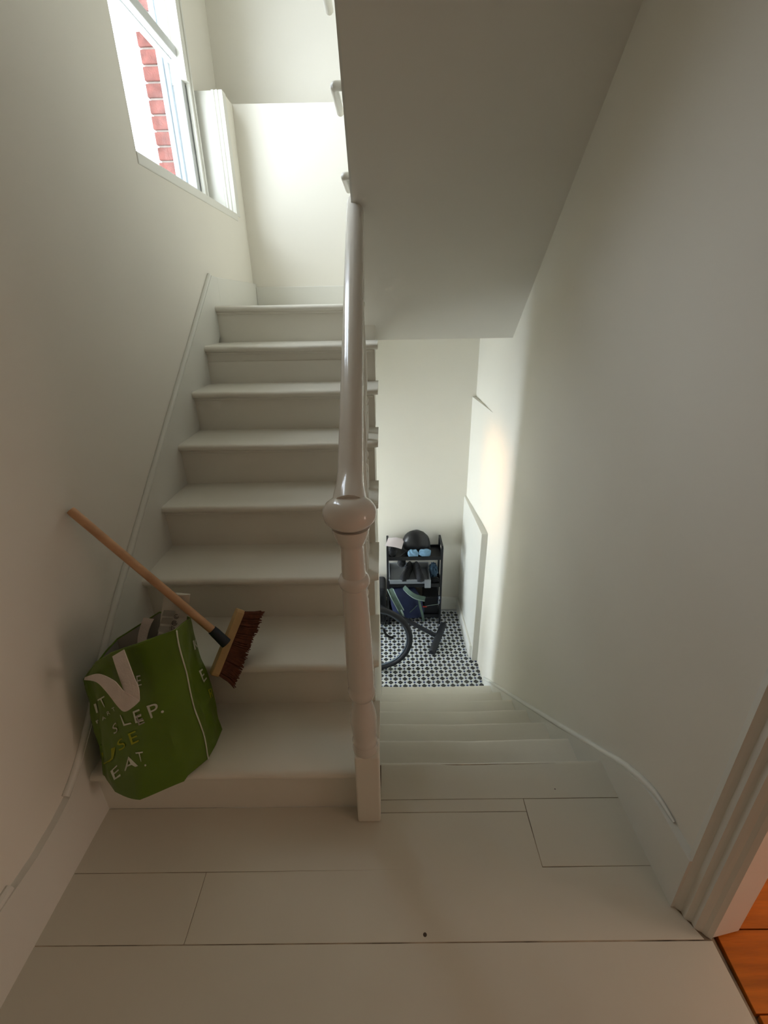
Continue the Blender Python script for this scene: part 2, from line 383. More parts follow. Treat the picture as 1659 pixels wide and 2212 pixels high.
# ------------------------------------------------------------------ flight above, seen from below
over = thing('staircase', 'flight of stairs overhead with plain plaster soffit', 'staircase', (.3, 2.3, 1.32))
sY, sZ, sS = 2.90, 1.322, .924
yt = 1.36; zt = sZ+sS*(sY-yt)
put('soffit', prism(B(), [(sY, sZ), (sY, sZ+.06), (yt, zt+.06), (yt, zt)], -.122, .80, 'x'), SOFF, over)
put('outer_string', prism(B(), [(sY+.02, sZ-.002), (sY+.02, ZU), (2.80, ZU+.13), (yt, 3.04+.06), (yt, zt-.002)], -.131, -.121, 'x'), TRIM, over)
g2 = .2035
for k in range(1, 9):
    yn = 2.815-(k-1)*g2; zt_ = ZU+k*R
    put('tread', nose_far(-.122, .79, yn-g2-.03, yn, zt_, 30+k, .001, .001, .03), GLOSS, over, smooth=True)
    put('riser', box(B(), (-.12, yn-.03-.02, zt_-R), (.79, yn-.03, zt_-.03)), GLOSS, over)
    xe_ = -.1525-.0105*(k-3); y0_ = 2.24-.175*(k-3); zr = 1.985+.222*(k-3)
    if k in (3, 4, 5):
        rp_ = [(-.118, y0_+.004, zr), (xe_+.012, y0_, zr), (xe_+.003, y0_+.005, zr), (xe_, y0_+.016, zr), (xe_+.001, y0_+.10, zr), (xe_+.002, y0_+.24, zr)]
        put('nosing_return', tube(B(), smoothpath(rp_, 4), .0145, 12), GLOSS, over, smooth=True)

# ------------------------------------------------------------------ doorway on the right
dr = setting('door_1', (.86, .65, 0))
arch = [(.80, .735), (.766, .722), (.764, .706), (.771, .700), (.779, .694), (.779, .678), (.786, .674), (.792, .670), (.792, .657), (.799, .652), (.806, .648), (.812, .640), (.822, .633), (.822, .72)]
put('architrave', prism(B(), arch, 0, 2.1), TRIM, dr)
put('door_lining', prism(B(), [(.818, .634), (.905, .650), (.905, .74), (.818, .74)], 0, 2.1), TRIM, dr, bevel=.004)
put('door_lining', box(B(), (.80, -.36, 0), (1.0, -.33, 2.1)), TRIM, dr)
put('door_lining', box(B(), (.80, -.36, 2.07), (1.0, .74, 2.1)), TRIM, dr)
fr_ = setting('floor_room', (2, 0, 0))
put('subfloor', box(B(), (.825, -1.8, -.2), (4.2, 1.9, -.02)), DIRT, fr_)
ys = [.497-.159*i for i in range(14, 0, -1)]+[.497, .656, .815, .97, 1.13, 1.29, 1.45, 1.61, 1.77]
for a, b2 in zip(ys, ys[1:]):
    x0 = .835 if b2 < .64 else .91
    if a > .45 and b2 < .7: x0 = .838
    put('plank', prism(B(), [(x0+.006*random.random(), a+.0015), (4.1, a+.0015), (4.1, b2-.0015), (x0+.012*random.random(), b2-.0015)], -.022, -.004), PINE, fr_, bevel=.0015)
bm = B(); box(bm, (1.0, 1.75, -.2), (4.2, 1.9, 2.7)); box(bm, (.8, -1.9, -.2), (4.2, -1.75, 2.7)); wall('wall_room_sides', bm)
bm = B(); box(bm, (4.0, -1.8, -.2), (4.15, 1.8, 2.7)); wall('wall_room_end', bm)
bm = B(); box(bm, (1.0, -1.8, 2.6), (4.2, 1.9, 2.75)); wall('ceiling_room', bm, SOFF)

# ------------------------------------------------------------------ sash window
win = setting('window_1', (-1.16, 2.85, 2.07))
WY0, WY1, WZ0, WZ1 = 2.23, 3.555, 2.08, 3.73
def frame(bm, x0, x1, y0, y1, z0, z1, w, wb=None, wt=None):
    wb = wb or w; wt = wt or w
    box(bm, (x0, y0, z0), (x1, y0+w, z1)); box(bm, (x0, y1-w, z0), (x1, y1, z1)); box(bm, (x0, y0+w, z0), (x1, y1-w, z0+wb)); box(bm, (x0, y0+w, z1-wt), (x1, y1-w, z1))
    return bm
put('box_frame', frame(B(), -1.255, -1.125, 2.20, 3.56, 2.06, 3.76, .085, .05), UPVC, win, bevel=.004)
MR = 2.80
ls = put('lower_sash', frame(B(), -1.178, -1.140, 2.285, 3.475, 2.11, MR+.045, .062, .075, .05), UPVC, win, bevel=.005)
put('pane', box(B(), (-1.162, 2.345, 2.18), (-1.158, 3.415, MR)), GLASS, ls)
us = put('upper_sash', frame(B(), -1.222, -1.184, 2.285, 3.475, MR-.005, 3.68, .055, .045), UPVC, win, bevel=.005)
put('pane', box(B(), (-1.205, 2.335, MR+.035), (-1.201, 3.425, 3.63)), GLASS, us)
bm = B()
for i, (a, b2) in enumerate(((3.465, 3.49), (3.49, 3.508), (3.508, 3.530))):
    box(bm, (-1.135, a, 2.07), (-1.112+.008*(i % 2), b2, 3.75))
put('staff_bead', bm, TRIM, win, bevel=.004)
put('sill_board', box(B(), (-1.30, 2.205, 2.03), (XW+.004, 3.56, 2.072)), TRIM, win, bevel=.005)
bm = B(); box(bm, (-1.133, 3.555, 2.07), (-1.022, 3.60, 2.702)); put('jamb_board', bm, TRIM, win, bevel=.002)
bm = B(); prism(bm, [(-1.022, 3.556), (-1.015, 3.549), (-1.005, 3.549), (-.999, 3.556), (-.990, 3.550), (-.982, 3.550), (-.976, 3.557), (-.966, 3.551), (-.953, 3.553), (-.952, 3.62), (-1.022, 3.62)], 2.06, 2.704)
put('moulded_edge', bm, TRIM, win)
put('upper_architrave', prism(B(), [(-1.14, 3.40), (-1.105, 3.405), (-1.112, 3.43), (-1.105, 3.45), (-1.14, 3.50)], 2.705, 3.8), TRIM, win)
put('outer_moulding', box(B(), (-1.272, 3.440, 2.03), (-1.240, 3.52, 3.75)), OUTP, win, bevel=.006)
put('outer_moulding', box(B(), (-1.255, 3.452, 2.03), (-1.215, 3.52, 3.75)), OUTP, win, bevel=.006)
br = setting('wall_brick_reveal', (-1.37, 3.45, 2.0))
put('mortar_bed', box(B(), (-1.352, 3.462, 1.95), (-1.262, 3.75, 3.85)), MORTAR, br)
random.seed(3)
for i in range(25):
    z = 1.965+i*.075; e = random.uniform(-.004, .004); L_ = .102
    b_ = box(B(), (-1.366+e, 3.450+random.uniform(-.002, .002), z), (-1.366+L_, 3.60, z+.064))
    put('brick', b_, BRICK, br, bevel=.005)
# render outside the window, left jamb and sill
bm = B(); box(bm, (-1.42, 2.0, 1.9), (-1.36, 2.21, 3.9)); box(bm, (-1.50, 2.0, 1.96), (-1.25, 3.448, 2.045)); wall('wall_outside', bm, OUTG)

# ------------------------------------------------------------------ hall floor: small geometric tiles
hf = setting('floor_hall', (0, 3.3, ZT))
put('grout_bed', box(B(), (-3.0, 2.60, ZT-.12), (.80, 3.87, ZT-.003)), GROUT, hf)
A = .0768; hd = .0225; dt = .0098
def flat_poly(pts, z0, z1): return prism(B(), pts, z0, z1)
dia = flat_poly([(hd, 0), (0, hd), (-hd, 0), (0, -hd)], -.003, 0)
dme = bpy.data.meshes.new('tile'); bmesh.ops.recalc_face_normals(dia, faces=dia.faces[:]); dia.to_mesh(dme); dia.free(); dme.materials.append(TILE_D)
whites = B(); dots = B(); rest = B(); cells = []
for i in range(-20, 14):
    for j in range(0, 18):
        for s in (0, 1):
            x = .012+(i+.5*s)*A; y = 2.62+(j+.5*s)*A
            if x > .745 or y > 3.81: continue
            cells.append((x, y))
            h = A/2
            # dots on the other checkerboard places
            px, py = x+h, y
            prism(dots, [(px+dt*math.cos(PI/8+q*PI/4), py+dt*math.sin(PI/8+q*PI/4)) for q in range(8)], ZT-.003, ZT)
            # two white hexagons on the diagonals of this diamond
            for sx in (1, -1):
                a1 = (x+sx*(hd+.0012), y+.0); a2 = (x, y+hd+.0012)
                cx, cy = x+sx*h/2, y+h/2
                e1 = (x+sx*(h-dt*.75), y+dt*.30); e1b = (x+sx*(h-dt*.2), y+dt*.95)
                e2 = (x+sx*dt*.30, y+h-dt*.75); e2b = (x+sx*dt*.95, y+h-dt*.2)
                a1b = (x+sx*h, y+h-hd-.0012); a2b = (x+sx*(h-hd-.0012), y+h)
                prism(whites, [a1, e1, e1b, a1b, a2b, e2b, e2, a2], ZT-.003, ZT-.0003)
cells.sort(key=lambda c: -(c[0]*.35 if c[0] > -.2 else c[0]*3-1)+c[1]*.15)
vis = sorted(cells, key=lambda c: (c[0] < -.12 or c[1] < 2.74, c[1]))
for c in vis[:295]:
    o = bpy.data.objects.new('tile', dme); COL.objects.link(o); o.location = (c[0], c[1]-0, ZT); o.parent = hf; o.matrix_parent_inverse = Matrix.Translation(-hf.location)
for c in vis[295:]: prism(rest, [(c[0]+hd, c[1]), (c[0], c[1]+hd), (c[0]-hd, c[1]), (c[0], c[1]-hd)], ZT-.003, ZT)
for nm, b_, mm in (('white_tile_field', whites, TILE_W), ('blue_dot_tiles', dots, TILE_B), ('far_tile_field', rest, TILE_D)):
    put(nm, b_, mm, hf)['kind'] = 'stuff'

def px(x, y, Y):
    """world point at depth Y on the sight line of photo pixel x, y (used to read positions off the photo)"""
    d = CR*((x-829.5)/F_PX)+CD*((y-1106)/F_PX)+CF
    return Vector((0, 0, HC))+d*(Y/d.y)

# ------------------------------------------------------------------ green shopping bag on the bottom step
bag = thing('shopping_bag', 'green woven shopping bag with white handles and lettering on the bottom step', 'bag', (-.74, 1.03, .19))
ZB = .192
base = [(-.895, .972, ZB), (-.84, .938, ZB), (-.755, .920, ZB), (-.635, .955, ZB), (-.585, 1.022, ZB), (-.577, 1.075, ZB), (-.575, 1.135, ZB), (-.70, 1.165, ZB), (-.80, 1.17, ZB), (-.895, 1.165, ZB), (-.905, 1.10, ZB), (-.905, 1.03, ZB)]
rim = [(-.923, 1.06, .494), (-.83, 1.015, .600), (-.76, .99, .652), (-.663, .975, .697), (-.572, 1.0, .719), tuple(px(395, 1348, 1.12)), tuple(px(412, 1335, 1.255)), tuple(px(385, 1324, 1.275)), tuple(px(345, 1322, 1.28)), tuple(px(253, 1380, 1.235)), tuple(px(228, 1407, 1.17)), tuple(px(203, 1440, 1.11))]
# contour indices: 0 front-left corner, 4 front-right corner, 6 back-right, 9 back-left
BN = 6
def ringpt(c, t):
    """t in 0..12 along a closed contour of 12 points, straight pieces"""
    i = int(math.floor(t)) % 12; f_ = t-math.floor(t); return Vector(c[i]).lerp(Vector(c[(i+1) % 12]), f_)
def bag_pt(t, v, off=0.0):
    a = ringpt(base, t); b_ = ringpt(rim, t); p = a.lerp(b_, v)
    cen = Vector((-.74, 1.06, 0)); out = Vector((p.x-cen.x, p.y-cen.y, 0)).normalized()
    bulge = .010*math.sin(PI*min(1, v*1.1))*max(0, math.sin(PI*min(t, 4)/4)) if t < 4 else -.004*math.sin(PI*v)
    crease = .010*noise.noise(Vector((t*1.1, v*3.0, 1.7)))+.007*noise.noise(Vector((t*3.1, v*6.0, 5.2)))
    if v < .12: out_f = (v/.12)
    else: out_f = 1
    if v > .9: crease *= (1-v)*10
    droop = Vector((0, 0, 0))
    # front middle of the base sags over the step edge
    w = math.exp(-((t-1.7)/1.1)**2) if t < 5 else 0
    low = max(0, 1-v/.14)
    droop = Vector((0, -.012*w, -.030*w))*low*(1 if p.y < .962 else 0)
    q = p+out*(bulge+crease*out_f+off)+droop
    q.x = max(q.x, -.930)
    return q
def bag_shell(off, v0=0.0, v1=1.0, nv=20, cap=True):
    rings = []
    NT = 12*BN
    for j in range(nv+1):
        v = v0+(v1-v0)*j/nv
        rings.append([bag_pt(i/BN, v, off) for i in range(NT)])
    b_ = B(); loft(b_, rings, True, False)
    if cap:
        b_.verts.ensure_lookup_table(); b_.faces.new([b_.verts[i] for i in range(NT)][::-1])
    return b_
put('body', bag_shell(0), GREEN, bag, smooth=True)
put('lining', bag_shell(-.004, .25, .998, 14, False), LINING, bag, smooth=True)
put('rim_hem', tube(B(), [bag_pt(i/BN, 1.0, -.002) for i in range(12*BN)]+[bag_pt(0, 1, -.002)], .0028, 6), GREEN, bag, smooth=True)
put('seam', tube(B(), [bag_pt(4.0, i/30, .002) for i in range(31)], .0022, 6), INKW, bag, smooth=True)
def ribbon_pts(b_, prs, th=.0018):
    """strap from pairs of edge points (left edge, right edge)"""
    rings = []
    L_ = smoothpath([p[0] for p in prs], 5); R_ = smoothpath([p[1] for p in prs], 5)
    for i in range(len(L_)):
        t = (L_[min(i+1, len(L_)-1)]-L_[max(i-1, 0)]); n = t.cross(R_[i]-L_[i])
        n = n.normalized() if n.length > 1e-7 else Vector((0, -1, 0))
        rings.append([L_[i]-n*th/2, R_[i]-n*th/2, R_[i]+n*th/2, L_[i]+n*th/2])
    return loft(b_, rings)
hb = B(); ribbon_pts(hb, [(px(243, 1418, .965), px(268, 1403, .965)), (px(250, 1440, .945), px(276, 1425, .940)), (px(262, 1475, .918), px(291, 1465, .912)), (px(268, 1493, .905), px(300, 1487, .90)), (px(276, 1512, .900), px(302, 1512, .894))])
put('handle', hb, RIBBON, bag, smooth=True)
hb = B(); ribbon_pts(hb, [(px(302, 1514, .892), px(271, 1495, .902)), (px(288, 1527, .892), px(266, 1492, .902)), (px(270, 1537, .896), px(258, 1482, .906)), (px(256, 1527, .902), px(246, 1470, .912)), (px(230, 1494, .930), px(222, 1458, .940)), (px(208, 1473, .962), px(205, 1456, .970)), (px(182, 1469, 1.03), px(184, 1463, 1.04))])
put('handle', hb, RIBBON, bag, smooth=True)
hb = B(); ribbon_pts(hb, [(px(310, 1334, 1.255), px(333, 1337, 1.25)), (px(306, 1345, 1.245), px(326, 1350, 1.24)), (px(300, 1365, 1.235), px(320, 1368, 1.23)), (px(297, 1385, 1.225), px(316, 1387, 1.22)), (px(297, 1410, 1.215), px(316, 1410, 1.21))])
put('handle', hb, RIBBON, bag, smooth=True)

def bag_uv(x, y):
    """photo pixel -> (t, v) on the bag's outer surface by search along the sight line"""
    best = None
    d = (CR*((x-829.5)/F_PX)+CD*((y-1106)/F_PX)+CF).normalized(); o = Vector((0, 0, HC))
    def err(t, v):
        p = bag_pt(t % 12, v)-o; return (p-d*p.dot(d)).length
    for ti in range(0, 66):
        for vi in range(0, 26):
            t, v = ti*.1, vi*.04; e = err(t, v)
            if best is None or e < best[0]: best = (e, t, v)
    e, t, v = best; st = .05
    for _ in range(24):
        for dt_, dv in ((st, 0), (-st, 0), (0, st*.5), (0, -st*.5)):
            e2 = err(max(0, t+dt_), min(1, max(0, v+dv)))
            if e2 < e: e, t, v = e2, max(0, t+dt_), min(1, max(0, v+dv))
        st *= .8
    return t, v
def text_mesh(s):
    cu = bpy.data.curves.new('txt', 'FONT'); cu.body = s; cu.size = 1.0; cu.resolution_u = 3
    ob = bpy.data.objects.new('txt', cu); COL.objects.link(ob)
    dg = bpy.context.evaluated_depsgraph_get(); me = bpy.data.meshes.new_from_object(ob.evaluated_get(dg))
    bpy.data.objects.remove(ob); bpy.data.curves.remove(cu); return me
def letter(ch, quad, ink, name='lettering', parent=bag, uvf=bag_uv, ptf=None, thin=1.0):
    """quad: photo pixels of the glyph's lower-left, lower-right, upper-right, upper-left corners; wraps the glyph on the surface"""
    me = text_mesh(ch); xs = [v.co.x for v in me.vertices]; ys_ = [v.co.y for v in me.vertices]
    x0, x1, y0, y1 = min(xs), max(xs), min(ys_), max(ys_)
    b_ = B(); b_.from_mesh(me); bpy.data.meshes.remove(me)
    bmesh.ops.triangulate(b_, faces=b_.faces[:])
    C = [uvf(*q) for q in quad]
    for v in b_.verts:
        a = (v.co.x-x0)/max(1e-6, x1-x0); c = (v.co.y-y0)/max(1e-6, y1-y0)
        t = (C[0][0]*(1-a)+C[1][0]*a)*(1-c)+(C[3][0]*(1-a)+C[2][0]*a)*c
        w = (C[0][1]*(1-a)+C[1][1]*a)*(1-c)+(C[3][1]*(1-a)+C[2][1]*a)*c
        v.co = bag_pt(t, w, .0022)
    return put(name, b_, ink, parent)
letter('I', [(210, 1540), (214, 1538), (209, 1519), (204, 1521)], INKW)
letter('T', [(224, 1529), (232, 1524), (227, 1502), (212, 1511)], INKW)
letter('P', [(211, 1563), (216, 1559), (214, 1553), (208, 1557)], INKW)
letter('A', [(223, 1556), (231, 1551), (226, 1545), (222, 1549)], INKW)
letter('R', [(234, 1545), (240, 1541), (237, 1533), (232, 1537)], INKW)
letter('T', [(247, 1536), (250, 1534), (248, 1526), (242, 1529)], INKW)
letter('S', [(248, 1586), (256, 1578), (252, 1557), (243, 1568)], INKW)
letter('L', [(268, 1567), (285, 1562), (270, 1541), (260, 1543)], INKW)
letter('E', [(293, 1561), (311, 1556), (301, 1530), (287, 1536)], INKW)
letter('E', [(300, 1566), (313, 1560), (305, 1540), (294, 1545)], INKG)
letter('P', [(326, 1551), (343, 1543), (339, 1516), (316, 1524)], INKW)
letter('.', [(347, 1540), (354, 1538), (353, 1533), (347, 1534)], INKW)
letter('U', [(226, 1650), (247, 1643), (251, 1612), (221, 1626)], INKY)
letter('S', [(259, 1622), (273, 1612), (264, 1591), (253, 1602)], INKY)
letter('E', [(285, 1608), (301, 1600), (293, 1577), (277, 1584)], INKY)
letter('E', [(248, 1684), (262, 1675), (254, 1651), (240, 1665)], INKW)
letter('A', [(270, 1664), (299, 1653), (281, 1632), (276, 1634)], INKW)
letter('T', [(303, 1645), (308, 1643), (309, 1622), (293, 1624)], INKW)
letter('.', [(313, 1655), (317, 1653), (316, 1649), (312, 1650)], INKW)
letter('.', [(219, 1610), (225, 1608), (224, 1604), (219, 1605)], INKW)
letter('E', [(297, 1481), (306, 1479), (303, 1457), (294, 1459)], INKW)
letter('E', [(439, 1475), (446, 1466), (436, 1445), (428, 1450)], INKW)
letter('R', [(454, 1509), (459, 1505), (457, 1484), (448, 1491)], INKY)
letter('K', [(419, 1405), (427, 1397), (423, 1381), (415, 1385)], INKW)

# clear printed polythene bag sticking out of the shopping bag
pb = thing('plastic_wrapper', 'crumpled clear printed plastic wrapper sticking out of the green bag', 'wrapper', (-.66, 1.12, .60))
def wrapY(y):
    ks = ((1420, 1.165), (1380, 1.20), (1345, 1.24), (1318, 1.258), (1280, 1.266))
    for (p, q), (p2, q2) in zip(ks, ks[1:]):
        if y >= p2: return q+(q2-q)*(p-y)/(p-p2)
    return 1.266
rings = []
for i in range(13):
    t = i/12; yy = 1420-140*t; Yw = wrapY(yy); a = px(336+18*t, yy, Yw); b2 = px(392+19*t, yy+4*t, Yw-.006)
    front = []
    for j in range(9):
        s_ = j/8; p = a.lerp(b2, s_)+Vector((0, -.010*math.sin(PI*s_)+.006*noise.noise(Vector((i*.6, j*.7, 2))), .004*noise.noise(Vector((i*.5, j*.9, 7)))))
        front.append(p)
    back = [p+Vector((0, .012*math.sin(PI*k/8)+.002, 0)) for k, p in enumerate(front)][::-1]
    rings.append(front+back)
put('film', loft(B(), rings), POLY, pb, smooth=True)
def on_wrap(x, y): return px(x, y, wrapY(y)-.016)
for q in ((350, 1318), (346, 1335), (341, 1352), (337, 1369)):
    c = [on_wrap(q[0], q[1]+12), on_wrap(q[0]+24, q[1]+14), on_wrap(q[0]+27, q[1]+2), on_wrap(q[0]+4, q[1])]
    put('printed_panel', loft(B(), [c, [p+Vector((0, .001, 0)) for p in c]]), INKG, pb)
def ring_mark(cx, cy, r, n=12, part=1.0, name='printed_mark'):
    put(name, tube(B(), [on_wrap(cx+r*math.cos(2*PI*part*i/n), cy+r*math.sin(2*PI*part*i/n)) for i in range(n+1)], .0009, 5), INKK, pb)
ring_mark(381, 1332, 4.5, part=.85); ring_mark(381, 1332, 2, part=.7); ring_mark(377, 1346, 5, part=.9); ring_mark(377, 1346, 2.2); ring_mark(373, 1357, 5, 3)

# ------------------------------------------------------------------ broom leaning on the wall
broom = thing('broom', 'wooden broom with brown bristles leaning between wall and second step', 'broom', (-.6, 1.21, .385))
h0 = px(152, 1102, 1.248); h1 = px(462, 1364, 1.225); h2 = px(489, 1390, 1.220)
put('handle', tube(B(), [h0, h0.lerp(h1, .02), h0.lerp(h1, .5), h1], [.0125, .0135, .0130, .0130], 16), BEECH, broom, smooth=True)
put('socket', tube(B(), [h0.lerp(h1, .985), h1.lerp(h2, .15), h1.lerp(h2, .3), h2], [.0150, .0165, .0165, .0180], 16), NAVYP, broom, smooth=True)
q0 = px(461, 1458, 1.195); q1 = px(519, 1316, 1.335)       # lower and upper end of the block
ax = (q1-q0).normalized(); hd_ = (h1-h0).normalized(); br_ = (hd_-ax*hd_.dot(ax)).normalized(); th_ = ax.cross(br_).normalized()
def bl(u, v, w): return q0+ax*u+br_*v+th_*w
LB = (q1-q0).length
rings = []
for u, k in ((0, .8), (.01, 1), (LB-.01, 1), (LB, .8)):
    rings.append([bl(u, a*1, b2*k) for a, b2 in ((-.012, -.024), (.014, -.026), (.014, .026), (-.012, .024))])
put('block', loft(B(), rings), PALEW, broom, bevel=.003)
random.seed(11); bb = B()
for i in range(60):
    for j in range(8):
        u = .006+(LB-.012)*(i+.5)/60+random.uniform(-.002, .002); w = -.020+.040*j/7+random.uniform(-.002, .002)
        fl_u = (u/LB-.5)*.05; ln = .066+random.uniform(-.006, .004)
        p0 = bl(u, .012, w); p1 = bl(u+fl_u*.4+random.uniform(-.002, .002), .012+ln*.55, w*1.15); p2 = bl(u+fl_u+random.uniform(-.004, .004), .012+ln, w*1.35+random.uniform(-.003, .003))
        tube(bb, [p0, p1, p2], [.0028, .0032, .0020], 4)
put('bristles', bb, BRIST, broom)['kind'] = 'stuff'

# ------------------------------------------------------------------ hall: black trolley
tr = thing('trolley', 'black metal three tier trolley standing against the hall wall', 'trolley', (.24, 3.7, ZT))
TX0, TX1, TY0, TY1 = .0, .487, 3.60, 3.815
for x, y, zt_ in ((TX0, TY0, -.455), (TX1, TY0, -.455), (TX0, TY1, -.448), (TX1, TY1, -.448)):
    put('post', box(B(), (x-.010, y-.010, ZT), (x+.010, y+.010, zt_)), BLACK, tr, bevel=.003)
for x in (TX0, TX1): put('side_rail', box(B(), (x-.009, TY0-.005, -.462), (x+.009, TY1+.005, -.445)), BLACK, tr, bevel=.003)
for zt_ in (-.57, -.855, -1.20):
    b_ = B(); box(b_, (TX0, TY0, zt_-.006), (TX1, TY1, zt_))
    sh = put('shelf', b_, BLACK, tr)
    b_ = B(); box(b_, (TX0, TY0-.006, zt_-.014), (TX1, TY0, zt_+.022)); box(b_, (TX0, TY1, zt_-.014), (TX1, TY1+.006, zt_+.022)); box(b_, (TX0-.006, TY0, zt_-.014), (TX0, TY1, zt_+.022)); box(b_, (TX1, TY0, zt_-.014), (TX1+.006, TY1, zt_+.022))
    put('shelf_rim', b_, BLACK, sh)
# on the top shelf
ZS1 = -.57
hel = thing('helmet', 'matt black cycling helmet on the top tier of the trolley', 'helmet', (.265, 3.727, ZS1))
b_ = B(); blob(b_, (.265, 3.727, ZS1+.085), (.128, .083, .135), 24, 16, .05, 3)
for v in b_.verts:
    if v.co.z < ZS1+.03: v.co.z = ZS1+.03-.2*(ZS1+.03-v.co.z)
    v.co.x += .16*(v.co.z-ZS1-.08)*-.35
put('shell', b_, BLACKP, hel, smooth=True)
b_ = B(); ring = [(.265+.122*math.cos(a), 3.727+.079*math.sin(a), ZS1+.038) for a in [2*PI*i/24 for i in range(25)]]
tube(b_, ring, .010, 8); put('rim', b_, RUBBER, hel, smooth=True)
put('chin_strap', tube(B(), smoothpath([(.16, 3.64, ZS1+.05), (.125, 3.615, ZS1+.03), (.085, 3.605, ZS1+.008)], 5), .005, 6, .4), BLACKC, hel, smooth=True)
for i, (cx, cz, nm, lab) in enumerate(((.228, .040, 'folded_cloth', 'crumpled pale blue cloth on top trolley tier, nearer the paper'), (.333, .044, 'folded_cloth', 'crumpled pale blue cloth on top trolley tier, nearer the trolley end'))):
    b_ = B(); blob(b_, (0, 0, 0), (1, 1, 1), 32, 22)
    for v in b_.verts:
        p = [math.copysign(abs(q)**.55, q) for q in v.co]; w = 1-.25*max(0, p[2]) if i == 0 else 1
        v.co = Vector((cx+p[0]*.052*w, 3.622+p[1]*.018, ZS1+cz+p[2]*.036))
    for v in b_.verts: v.co += Vector((.010, .006, .010))*noise.noise(v.co*28+Vector((i*5, 0, 0))); v.co += Vector((0, -.006, .006))*noise.noise(v.co*70); v.co.z = max(v.co.z, ZS1+.001)
    tag(put(nm, b_, BLUEC, None, smooth=True), lab, 'cloth', 'blue cloths in front of the helmet')
c = [Vector((-.022, 3.612, -.448)), Vector((.125, 3.600, -.470)), Vector((.155, 3.735, -.442)), Vector((.008, 3.745, -.432))]
rings = []
for i in range(9):
    t = i/8; a = c[0].lerp(c[1], t); b2 = c[3].lerp(c[2], t); row = [a.lerp(b2, k/6)+Vector((0, 0, .010*math.sin(t*PI)+.004*noise.noise(Vector((t*3, k*.5, 3))))) for k in range(7)]
    rings.append(row+[p+Vector((0, 0, -.0012)) for p in row[::-1]])
tag(put('paper_sheet', loft(B(), rings), PAPER, None, smooth=True), 'pinkish white sheet of paper lying on the top of the trolley', 'paper')
gl = thing('glove', 'small black glove bundle under the paper on the top tier', 'glove', (.04, 3.66, ZS1))
b_ = B(); blob(b_, (.045, 3.665, ZS1+.048), (.042, .055, .050), 18, 12, .3, 8, ZS1+.001); put('palm', b_, BLACKC, gl, smooth=True)
b_ = B(); tube(b_, smoothpath([(.03, 3.64, ZS1+.07), (.01, 3.635, ZS1+.04), (.012, 3.63, ZS1+.012)], 4), .012, 8); put('cuff', b_, BLACKC, gl, smooth=True)
# middle shelf
ZS2 = -.855
tray = thing('plastic_tray', 'grey plastic tray tilted on the middle tier with shoes in it', 'tray', (.19, 3.68, ZS2))
def tilt(x, y, z): return (x, y, ZS2+.024+z+.045*(y-3.585)/.22)
def trect(x0, x1, y0, y1, z): return [tilt(x0, y0, z), tilt(x1, y0, z), tilt(x1, y1, z), tilt(x0, y1, z)]
b_ = B(); loft(b_, [trect(.020, .375, 3.59, 3.80, .0), trect(.014, .385, 3.578, 3.806, .050), trect(.018, .381, 3.582, 3.802, .050), trect(.026, .369, 3.596, 3.794, .006)]); put('shell', b_, GREYP, tray, bevel=.002)
b_ = B(); tube(b_, [tilt(.014, 3.578, .05), tilt(.385, 3.578, .05), tilt(.385, 3.806, .05), tilt(.014, 3.806, .05), tilt(.014, 3.578, .05)], .006, 6); put('rolled_lip', b_, GREYP, tray, smooth=True)
b_ = B(); box(b_, (.335, 3.572, ZS2-.012), (.392, 3.58, ZS2+.075)); put('corner_flap', b_, GREYP, tray, bevel=.004)
def shoe(label, x, y, z, yaw, mirror=1):
    t_ = thing('shoe', label, 'shoe', (x, y, z), 'shoes in the plastic tray')
    ca, sa = math.cos(yaw), math.sin(yaw)
    def P(a, b2, c2): b2 *= mirror; return (x+a*ca-b2*sa, y+a*sa+b2*ca, z+c2+.2*0)
    rings = []
    for a, w, h in ((-.115, .012, .05), (-.105, .030, .078), (-.06, .034, .088), (-.01, .034, .080), (.03, .036, .062), (.07, .040, .050), (.105, .032, .040), (.122, .010, .026)):
        rings.append([P(a, w*math.cos(q), .014+max(0, h*math.sin(q))) for q in [PI*k/10 for k in range(11)]])
    put('upper', loft(B(), rings), BLACKC, t_, smooth=True)
    out = [P(a, b2, 0)[:2] for a, b2 in ((-.118, .012), (-.105, .03), (-.02, .033), (.07, .041), (.108, .032), (.124, 0), (.108, -.032), (.07, -.041), (-.02, -.033), (-.105, -.03), (-.118, -.012))]
    put('sole', prism(B(), out, z, z+.018), RUBBER, t_, bevel=.003)
    lb = B()
    for k in range(3): tube(lb, [P(-.005+k*.022, -.022, .085-k*.012), P(.0+k*.022, 0, .094-k*.013), P(-.005+k*.022, .022, .085-k*.012)], .0022, 5)
    put('laces', lb, RUBBER, t_)
    return t_
shoe('black shoe in the grey tray, toe towards the stairs, nearer the trolley end', .285, 3.675, ZS2+.062, -PI/2+.15)
shoe('black shoe in the grey tray, lying beside the other shoe', .175, 3.685, ZS2+.062, -PI/2-.35, -1)
b_ = B(); blob(b_, (.13, 3.735, ZS2+.165), (.040, .045, .042), 16, 12, .25, 10); tag(put('black_pouch', b_, BLACKC, None, smooth=True), 'round black pouch resting on the shoes on the middle tier', 'pouch')
b_ = B(); blob(b_, (.425, 3.72, ZS2+.082), (.040, .075, .080), 28, 20, .3, 5, ZS2+.001)
for v in b_.verts: v.co += Vector((.008, .004, 0))*noise.noise(v.co*45)
tag(put('folded_jeans', b_, DENIM, None, smooth=True), 'folded blue denim cloth stuffed beside the tray on the middle tier', 'clothing')
b_ = B(); blob(b_, (.437, 3.65, ZS2+.030), (.042, .034, .029), 16, 12, .25, 9, ZS2+.001); tag(put('black_sock', b_, BLACKC, None, smooth=True), 'small black sock bundle in front of the denim on the middle tier', 'sock')
